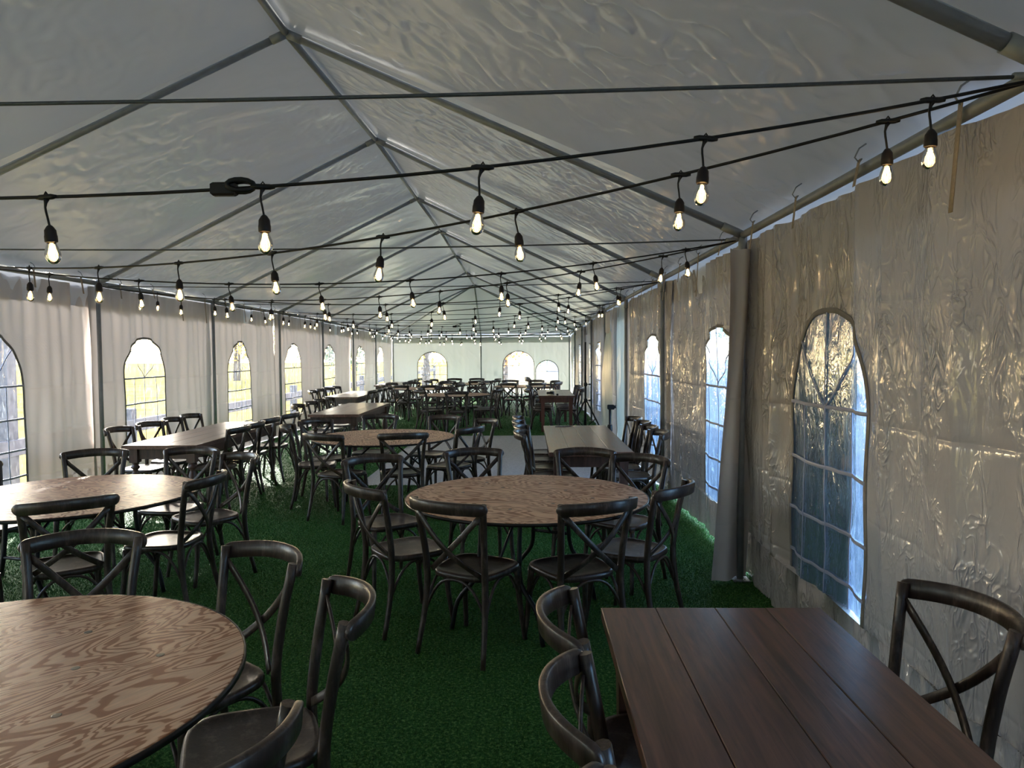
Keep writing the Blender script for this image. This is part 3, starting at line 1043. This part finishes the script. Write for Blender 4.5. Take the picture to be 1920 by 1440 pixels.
def round_proto():
    root = empty('round_table')
    m_ = MB()
    n = 72
    m_.lathe([(0.752, 0.742), (0.757, 0.745), (0.757, 0.759), (0.754, 0.762)], n)
    # flat top fan with rings for shading
    top = m_.build('tabletop', M['ply'], root)
    q = MB()
    q.lathe([(0.7575, 0.742), (0.7625, 0.742), (0.7625, 0.7605), (0.7575, 0.7605), (0.7575, 0.742)], n, cap=False)
    q.build('edge_band', M['band'], root)
    for a in range(0, 360, 45):
        for r in ((0.30, 0.52) if a % 90 else (0.42,)):
            c = (r * math.cos(math.radians(a + 12)), r * math.sin(math.radians(a + 12)), 0.762)
            q = MB()
            q.lathe([(0.0125, -0.0006), (0.0125, 0.0005), (0.010, 0.0009)], 12, c)
            q.build('rivet', M['rivet'], root)
    for s in (-1, 1):
        for e in (-1, 1):
            q = MB()
            q.tube(smoothpath([(s * 0.36, e * 0.13, 0.742), (s * 0.38, e * 0.13, 0.5), (s * 0.4, e * 0.15, 0.33), (s * 0.42, e * 0.26, 0.18), (s * 0.43, e * 0.30, 0.0)], 16), 0.0145, 8)
            q.build('leg', M['black'], root)
        q = MB()
        q.tube([(s * 0.385, -0.13, 0.44), (s * 0.385, 0.13, 0.44)], 0.011, 8)
        q.build('crossbar', M['black'], root)
        q = MB()
        q.tube([(s * 0.385, 0.0, 0.44), (s * 0.06, 0.0, 0.735)], 0.009, 8)
        q.build('leg_brace', M['black'], root)
        q = MB()
        q.box(s * 0.36 - 0.03, s * 0.36 + 0.03, -0.33, 0.33, 0.722, 0.742, 0.004)
        q.build('leg_bracket', M['black'], root)
    q = MB()
    q.box(-0.62, 0.62, -0.035, 0.035, 0.72, 0.742, 0.004)
    q.build('runner', M['farmleg'], root)
    return root
ROUND = [round_proto(), False]
def round_table(c, rz, label):
    if ROUND[1]: o = copy_tree(ROUND[0])
    else: o = ROUND[0]; ROUND[1] = True
    o.location = (c[0], c[1], 0); o.rotation_euler = (0, 0, rz)
    tag(o, label, 'table', 'round plywood tables')

def farm_table(x0, x1, y0, y1, label, legs='turned', seed=0):
    cx, cy = (x0 + x1) / 2, (y0 + y1) / 2
    hx, hy = (x1 - x0) / 2, (y1 - y0) / 2
    root = empty('farm_table', (cx, cy, 0))
    tag(root, label, 'table', 'wooden farm tables')
    r_ = random.Random(seed)
    ws = [0.27, 0.25, 0.23, 0.25]
    r_.shuffle(ws)
    x = -hx
    mt = M['farm']
    for w_ in ws:
        wd = w_ * 2 * hx
        q = MB()
        dz = r_.uniform(-0.0012, 0.0012)
        q.box(x + 0.0008, x + wd - 0.0008, -hy, hy, 0.722, 0.762 + dz, 0.0025)
        q.build('plank', mt, root)
        x += wd
    lg = M['redleg'] if legs == 'red' else M['farmleg']
    ih, iw = 0.09, 0.05
    for s in (-1, 1):
        q = MB(); q.box(-hx + iw + 0.03, hx - iw - 0.03, s * (hy - ih) - 0.011, s * (hy - ih) + 0.011, 0.615, 0.722); q.build('apron', lg, root)
        q = MB(); q.box(s * (hx - iw - 0.03) - 0.011, s * (hx - iw - 0.03) + 0.011, -hy + ih, hy - ih, 0.615, 0.722); q.build('apron', lg, root)
        for e in (-1, 1):
            X, Y = s * (hx - iw - 0.035), e * (hy - ih - 0.005)
            q = MB()
            if legs == 'turned':
                q.box(X - 0.042, X + 0.042, Y - 0.042, Y + 0.042, 0.58, 0.721, 0.004)
                q.lathe([(0.04, 0.58), (0.026, 0.565), (0.026, 0.555), (0.042, 0.54), (0.042, 0.525), (0.024, 0.505), (0.03, 0.485), (0.047, 0.42), (0.05, 0.37), (0.04, 0.25), (0.027, 0.15), (0.025, 0.12), (0.038, 0.105), (0.038, 0.09), (0.026, 0.075), (0.03, 0.05), (0.024, 0.0)][::-1], 14, (X, Y, 0))
            else:
                t = 0.04
                vs = []
                for z, h_ in ((0, 0.03), (0.5, 0.038), (0.721, 0.042)):
                    vs += [(X - h_, Y - h_, z), (X + h_, Y - h_, z), (X + h_, Y + h_, z), (X - h_, Y + h_, z)]
                fs = [(3, 2, 1, 0), (8, 9, 10, 11)]
                for k in range(2):
                    for i in range(4):
                        j = (i + 1) % 4
                        fs.append((4 * k + i, 4 * k + j, 4 * k + 4 + j, 4 * k + 4 + i))
                q.add(vs, fs, False)
            q.build('leg', lg, root)
    return root

# ------------------------------------------------------------------ tables
TA, TB, TC, TD = (0.13, 1.89), (-1.25, 4.6), (1.70, 4.53), (0.15, 7.76)
TE, TG, TF, TH = (0.13, 15.55), (-0.95, 18.35), (1.55, 19.3), (-0.15, 20.9)
round_table(TA, math.radians(-32), 'round plywood table with swirling grain, largest at bottom left')
round_table(TB, math.radians(75), 'round plywood table beside the left wall, behind the bottom left table')
round_table(TC, math.radians(65), 'round plywood table in the middle foreground ringed by eight chairs')
round_table(TD, math.radians(10), 'round plywood table left of the grey floor strip in mid tent')
round_table(TE, math.radians(40), 'round plywood table at the near edge of the far turf')
round_table(TG, math.radians(20), 'round plywood table far back, left of the tent centre')
round_table(TF, math.radians(70), 'round plywood table far back, right of the tent centre')
round_table(TH, math.radians(0), 'round plywood table furthest back near the end wall')
farm_table(1.965, 2.735, 0.1, 2.52, 'dark stained plank farm table at bottom right beside the glossy wall', 'square', 1)
farm_table(1.90, 2.665, 6.47, 8.85, 'plank farm table on the right behind the middle round table', 'square', 2)
farm_table(1.94, 2.69, 14.92, 17.3, 'reddish plank farm table far right beside the tall black stand', 'red', 3)
farm_table(1.94, 2.69, 20.6, 23.0, 'plank farm table furthest back along the right wall', 'red', 4)
farm_table(-2.33, -1.58, 7.05, 9.5, 'plank farm table with turned legs along the left wall, nearest there', 'turned', 5)
farm_table(-1.55, -0.79, 10.58, 13.05, 'plank farm table behind the mid tent round table, left side', 'turned', 6)
farm_table(-2.52, -1.8, 14.8, 17.2, 'plank farm table far left against the wall, bare topped', 'square', 7)
farm_table(-2.62, -1.9, 20.2, 22.6, 'plank farm table furthest back along the left wall', 'square', 8)

# ------------------------------------------------------------------ chairs (rail midpoint on plan, facing in degrees)
G = lambda t: 'dark cross-back chairs at the ' + t
def ring(chs, tname, short):
    for (x, y, a, ph) in chs:
        chair((x, y), a, 'dark wooden cross-back chair at the %s, %s' % (short, ph), G(tname))
ring([(-0.20, 3.01, -77, 'far edge'), (0.63, 2.79, -125, 'far right edge'), (1.07, 2.28, -158, 'right edge'), (1.04, 1.41, 150, 'near right edge')],
     'bottom left round table', 'bottom left round table')
ring([(-1.81, 5.75, -70, 'far left edge'), (-1.08, 5.86, -97, 'far edge'), (-0.42, 4.62, 178, 'right edge'), (-0.55, 5.5, -128, 'far right edge'),
      (-0.83, 3.89, 128, 'near right edge'), (-2.32, 5.08, -22, 'left edge'), (-1.62, 3.66, 66, 'near left edge')], 'left round table', 'left wall round table')
ring([(1.29, 3.83, 61, 'near edge, left'), (2.07, 3.82, 117, 'near edge, right'), (2.54, 4.27, 146, 'right edge, near'), (0.76, 4.29, 36, 'left edge, near'),
      (0.56, 5.35, -55, 'left edge, far'), (1.28, 5.73, -73, 'far edge, left'), (2.16, 5.72, -100, 'far edge, right'), (2.53, 5.36, -128, 'right edge, far')],
     'middle round table', 'middle foreground round table')
ring([(-0.28, 7.0, 67, 'near edge, left'), (0.48, 7.06, 104, 'near edge, right'), (-0.85, 7.8, 12, 'left edge, near'), (-0.78, 8.45, -38, 'left edge, far'),
      (-0.16, 9.03, -101, 'far edge, left'), (0.67, 8.85, -120, 'far edge, right'), (1.08, 7.6, 150, 'right edge, near'), (1.2, 8.35, -148, 'right edge, far')],
     'mid tent round table', 'mid tent round table')
OCT = ['right edge, far', 'far edge, right', 'far edge, left', 'left edge, far', 'left edge, near', 'near edge, left', 'near edge, right', 'right edge, near']
def auto_ring(c, r0, off, tname, short, sel=range(8)):
    L_ = []
    for k in sel:
        a = off + 45 * k + rnd.uniform(-5, 5)
        r = r0 + rnd.uniform(-0.06, 0.12)
        L_.append((c[0] + r * math.cos(math.radians(a)), c[1] + r * math.sin(math.radians(a)), a + 180 + rnd.uniform(-8, 8), OCT[k]))
    ring(L_, tname, short)
auto_ring(TE, 0.98, 18, 'first far round table', 'round table nearest on far turf', [0, 1, 2])
ring([(-0.62, 15.95, -5, 'left edge, near'), (-0.52, 15.0, 40, 'near edge, left'), (0.27, 14.55, 95, 'near edge, middle'), (1.02, 15.3, 165, 'right edge, near')],
     'first far round table', 'round table nearest on far turf')
auto_ring(TG, 0.95, 22, 'far left round table', 'far left round table')
auto_ring(TF, 0.95, 22, 'far right round table', 'far right round table')
auto_ring(TH, 0.95, 22, 'rearmost round table', 'rearmost round table')

NTH = ['first', 'second', 'third', 'fourth']
def side_row(x, ys, facing, short, side, jit=1.0):
    for i, y in enumerate(ys):
        chair((x + jit * rnd.uniform(-0.025, 0.025), y), facing + jit * rnd.uniform(-5, 5),
              'dark cross-back chair at the %s, %s side, %s from camera' % (short, side, NTH[i]), G(short))
# bottom right table
side_row(1.875, [1.12, 1.65, 2.17], 0, 'bottom right farm table', 'aisle', 0.0)
chair((3.02, 2.24), 192, 'dark cross-back chair at bottom right against the glossy wall, seen from inside', G('bottom right farm table'))
chair((3.03, 1.62), 180, 'dark cross-back chair cut off by the right picture edge', G('bottom right farm table'))
# second right table
side_row(1.69, [7.11, 7.64, 8.17, 8.72], 0, 'second right farm table', 'aisle')
side_row(2.93, [7.07, 7.56, 8.07, 8.57], 180, 'second right farm table', 'wall')
# first left table
side_row(-2.62, [7.6, 8.17, 8.74, 9.26], 0, 'first left farm table', 'wall')
side_row(-1.47, [7.72, 8.2, 8.78, 9.45], 180, 'first left farm table', 'aisle')
# second left table
side_row(-1.76, [11.0, 11.6, 12.15, 12.7], 0, 'second left farm table', 'wall')
# third left table
side_row(-2.78, [15.1, 15.7, 16.3, 16.9], 0, 'third left farm table', 'wall')
side_row(-1.62, [15.2, 15.75, 16.3, 16.85], 180, 'third left farm table', 'aisle')
side_row(-1.7, [20.6, 21.2, 21.8, 22.3], 180, 'rearmost left farm table', 'aisle')
# third right and last right tables
side_row(1.80, [15.25, 15.8, 16.35, 16.9], 0, 'third right farm table', 'aisle')
side_row(2.82, [15.3, 15.85, 16.4, 16.95], 180, 'third right farm table', 'wall')
side_row(1.78, [20.9, 21.5, 22.1, 22.6], 0, 'rearmost right farm table', 'aisle')

# ------------------------------------------------------------------ black stands, small things on tables
st = empty('speaker_stand', (2.86, 14.35, 0))
tag(st, 'tall black tripod speaker stand beside the far right farm table', 'stand')
q = MB(); q.tube([(0, 0, 0.12), (0, 0, 1.2)], 0.021, 10); q.build('lower_pole', M['black'], st)
q = MB(); q.tube([(0, 0, 1.1), (0, 0, 1.86)], 0.0175, 10); q.build('upper_pole', M['black'], st)
for z in (1.02, 0.7):
    q = MB(); q.lathe([(0.03, z - 0.035), (0.034, z - 0.02), (0.034, z + 0.02), (0.03, z + 0.035)], 12); c_ = q.build('collar', M['black'], st)
    q = MB(); q.tube([(0.03, 0, z), (0.075, 0, z)], 0.008, 6); q.lathe([(0.016, z - 0.016), (0.018, z), (0.016, z + 0.016)], 10, (0.085, 0, 0)); q.build('knob', M['black'], c_)
for a in (90, 210, 330):
    ca, sa = math.cos(math.radians(a)), math.sin(math.radians(a))
    q = MB(); q.tube([(0.03 * ca, 0.03 * sa, 0.68), (0.40 * ca, 0.40 * sa, 0.02)], 0.0145, 8); lg = q.build('leg', M['black'], st)
    q = MB(); q.tube([(0.39 * ca, 0.39 * sa, 0.04), (0.415 * ca, 0.415 * sa, 0.0)], 0.019, 8); q.build('rubber_foot', M['rubber'], lg)
    q = MB(); q.tube([(0.025 * ca, 0.025 * sa, 0.17), (0.22 * ca, 0.22 * sa, 0.34)], 0.009, 6); q.build('leg_strut', M['black'], st)

st = empty('lamp_stand', (2.82, 9.75, 0))
tag(st, 'short black stand with clamp head behind the second right farm table', 'stand')
q = MB(); q.tube([(0, 0, 0.3), (0, 0, 0.9)], 0.016, 10); q.build('pole', M['black'], st)
q = MB(); q.box(-0.035, 0.06, -0.03, 0.03, 0.885, 0.95, 0.01); q.tube([(0.06, 0, 0.92), (0.085, 0, 0.92)], 0.02, 8); q.build('clamp_head', M['black'], st)
q = MB(); q.lathe([(0.03, 0.58), (0.036, 0.6), (0.036, 0.66), (0.03, 0.68)], 12); q.box(-0.09, -0.02, -0.02, 0.02, 0.56, 0.6, 0.006); q.build('collar', M['black'], st)
for a in (100, 220, 340):
    ca, sa = math.cos(math.radians(a)), math.sin(math.radians(a))
    q = MB(); q.tube([(0.02 * ca, 0.02 * sa, 0.58), (0.2 * ca, 0.2 * sa, 0.0)], 0.015, 8); q.build('leg', M['black'], st)

q = MB()
pts = [(0.075 * math.cos(i * 0.62) * (1 - 0.02 * (i % 5)), 0.055 * math.sin(i * 0.62), 0.012 + 0.0016 * i) for i in range(34)]
q.tube(pts, 0.0085, 6)
cb = q.build('cable_coil', M['rubber'])
cb.location = (2.19, 15.3, 0.760)
tag(cb, 'small coil of black cable lying on the far right farm table', 'cable')
q = MB()
q.lathe([(0.02, 0), (0.023, 0.004), (0.023, 0.028), (0.016, 0.034)], 12)
k_ = q.build('plug_adapter', M['rubber'])
k_.location = (2.33, 15.05, 0.7625)
tag(k_, 'small black knob beside the cable coil on the far table', 'adapter')
for i, (x, y, a) in enumerate(((2.10, 8.66, 0.15), (2.19, 8.70, -0.25))):
    t_ = empty('pen', (x, y, 0.768), a)
    tag(t_, ['dark pen lying on the second right farm table, left one', 'dark pen lying on the second right farm table, right one'][i], 'pen', 'pens on the farm table')
    q = MB(); q.tube([(-0.06, 0, 0), (0.04, 0, 0)], 0.0048, 8); q.build('barrel', M['rubber'], t_)
    q = MB(); q.tube([(0.04, 0, 0), (0.062, 0, 0)], [0.0048, 0.0012], 8); q.build('tip', M['rivet'], t_)

# ------------------------------------------------------------------ outside: fence, trees
def fence(x, y0, y1, label):
    root = empty('rail_fence', (x, y0, -0.05))
    tag(root, label, 'fence')
    n = int((y1 - y0) / 2.4)
    for i in range(n + 1):
        q = MB(); q.box(-0.07, 0.07, i * 2.4 - 0.07, i * 2.4 + 0.07, 0, 0.95 if i != 1 else 2.3, 0.01); q.build('post', M['fence'], root)
    for i in range(n):
        q = MB(); q.box(0.07, 0.11, i * 2.4, (i + 1) * 2.4, 0.62, 0.80, 0.008); q.build('rail', M['fence'], root)
fence(-3.95, 5.3, 46, 'dark wooden rail fence outside the left windows')

def tree(x, y, h, r, leaf, label, seed):
    root = empty('tree', (x, y, -0.05))
    tag(root, label, 'tree', 'trees outside the tent')
    r_ = np.random.RandomState(seed)
    q = MB()
    q.tube(smoothpath([(0, 0, 0), (0.05, 0.02, h * 0.3), (-0.05, 0.1, h * 0.62), (0.05, 0, h * 0.9)], 9), [0.045 * h * (1 - 0.09 * i) for i in range(10)], 8)
    for i in range(7):
        a = r_.uniform(0, 2 * PI); z = h * r_.uniform(0.3, 0.65)
        q.tube([(0, 0, z), (r * 0.35 * math.cos(a), r * 0.35 * math.sin(a), z + h * 0.12), (r * 0.75 * math.cos(a), r * 0.75 * math.sin(a), z + h * 0.2)], [0.016 * h, 0.011 * h, 0.004 * h], 6)
    q.build('trunk', M['bark'], root)
    n = 2600
    cs = []
    for i in range(26):
        a, e = r_.uniform(0, 2 * PI), r_.uniform(-0.7, 1)
        rr = r * r_.uniform(0.35, 0.85)
        cs.append((rr * math.cos(a) * math.sqrt(1 - e * e * 0.6), rr * math.sin(a) * math.sqrt(1 - e * e * 0.6), h * 0.62 + e * h * 0.34))
    C_ = np.array(cs)[r_.randint(0, 26, n)]
    P = C_ + r_.normal(0, 0.18 * r, (n, 3))
    P[:, 2] = np.maximum(P[:, 2], 0.3)
    s = r_.uniform(0.07, 0.15, n) * (r / 2.0)
    u = r_.normal(0, 1, (n, 3)); u /= np.linalg.norm(u, axis=1)[:, None]
    w = np.cross(u, r_.normal(0, 1, (n, 3))); w /= np.linalg.norm(w, axis=1)[:, None]
    V = np.stack([P - u * s[:, None], P + w * s[:, None] * 0.6, P + u * s[:, None], P - w * s[:, None] * 0.6], 1).reshape(-1, 3)
    me = bpy.data.meshes.new('crown')
    me.from_pydata(V.tolist(), [], [tuple(range(4 * i, 4 * i + 4)) for i in range(n)])
    c = link('crown', me, M[leaf], root)
    c['kind'] = 'stuff'
M['leaf_y'] = leafmat('yellow_leaves', srgb(196, 164, 60), srgb(226, 200, 96))
M['leaf_o'] = leafmat('orange_leaves', srgb(190, 106, 44), srgb(222, 150, 70))
M['leaf_g'] = leafmat('grey_green_leaves', srgb(86, 110, 96), srgb(130, 150, 130))
tree(-3.4, 36, 4.6, 2.3, 'leaf_y', 'yellow autumn tree beyond the left end window', 11)
tree(0.4, 41, 4.2, 2.0, 'leaf_o', 'orange autumn tree beyond the end wall, right of the yellow one', 12)
tree(-8.6, 39, 4.0, 2.2, 'leaf_g', 'grey green tree beyond the left corner of the end wall', 13)
tree(4.0, 46, 3.4, 1.7, 'leaf_g', 'grey green bush beyond the right end window', 14)
tree(-24, 24, 6.5, 3.6, 'leaf_y', 'yellow tree out in the left field, nearer one', 15)
tree(-30, 52, 7.0, 4.0, 'leaf_g', 'grey green tree far out in the left field', 16)
tree(-17, 46, 6.0, 3.2, 'leaf_y', 'yellow tree far out in the left field, towards the end wall', 17)
tree(12, 30, 6.5, 3.2, 'leaf_g', 'grey green tree outside the right wall', 18)
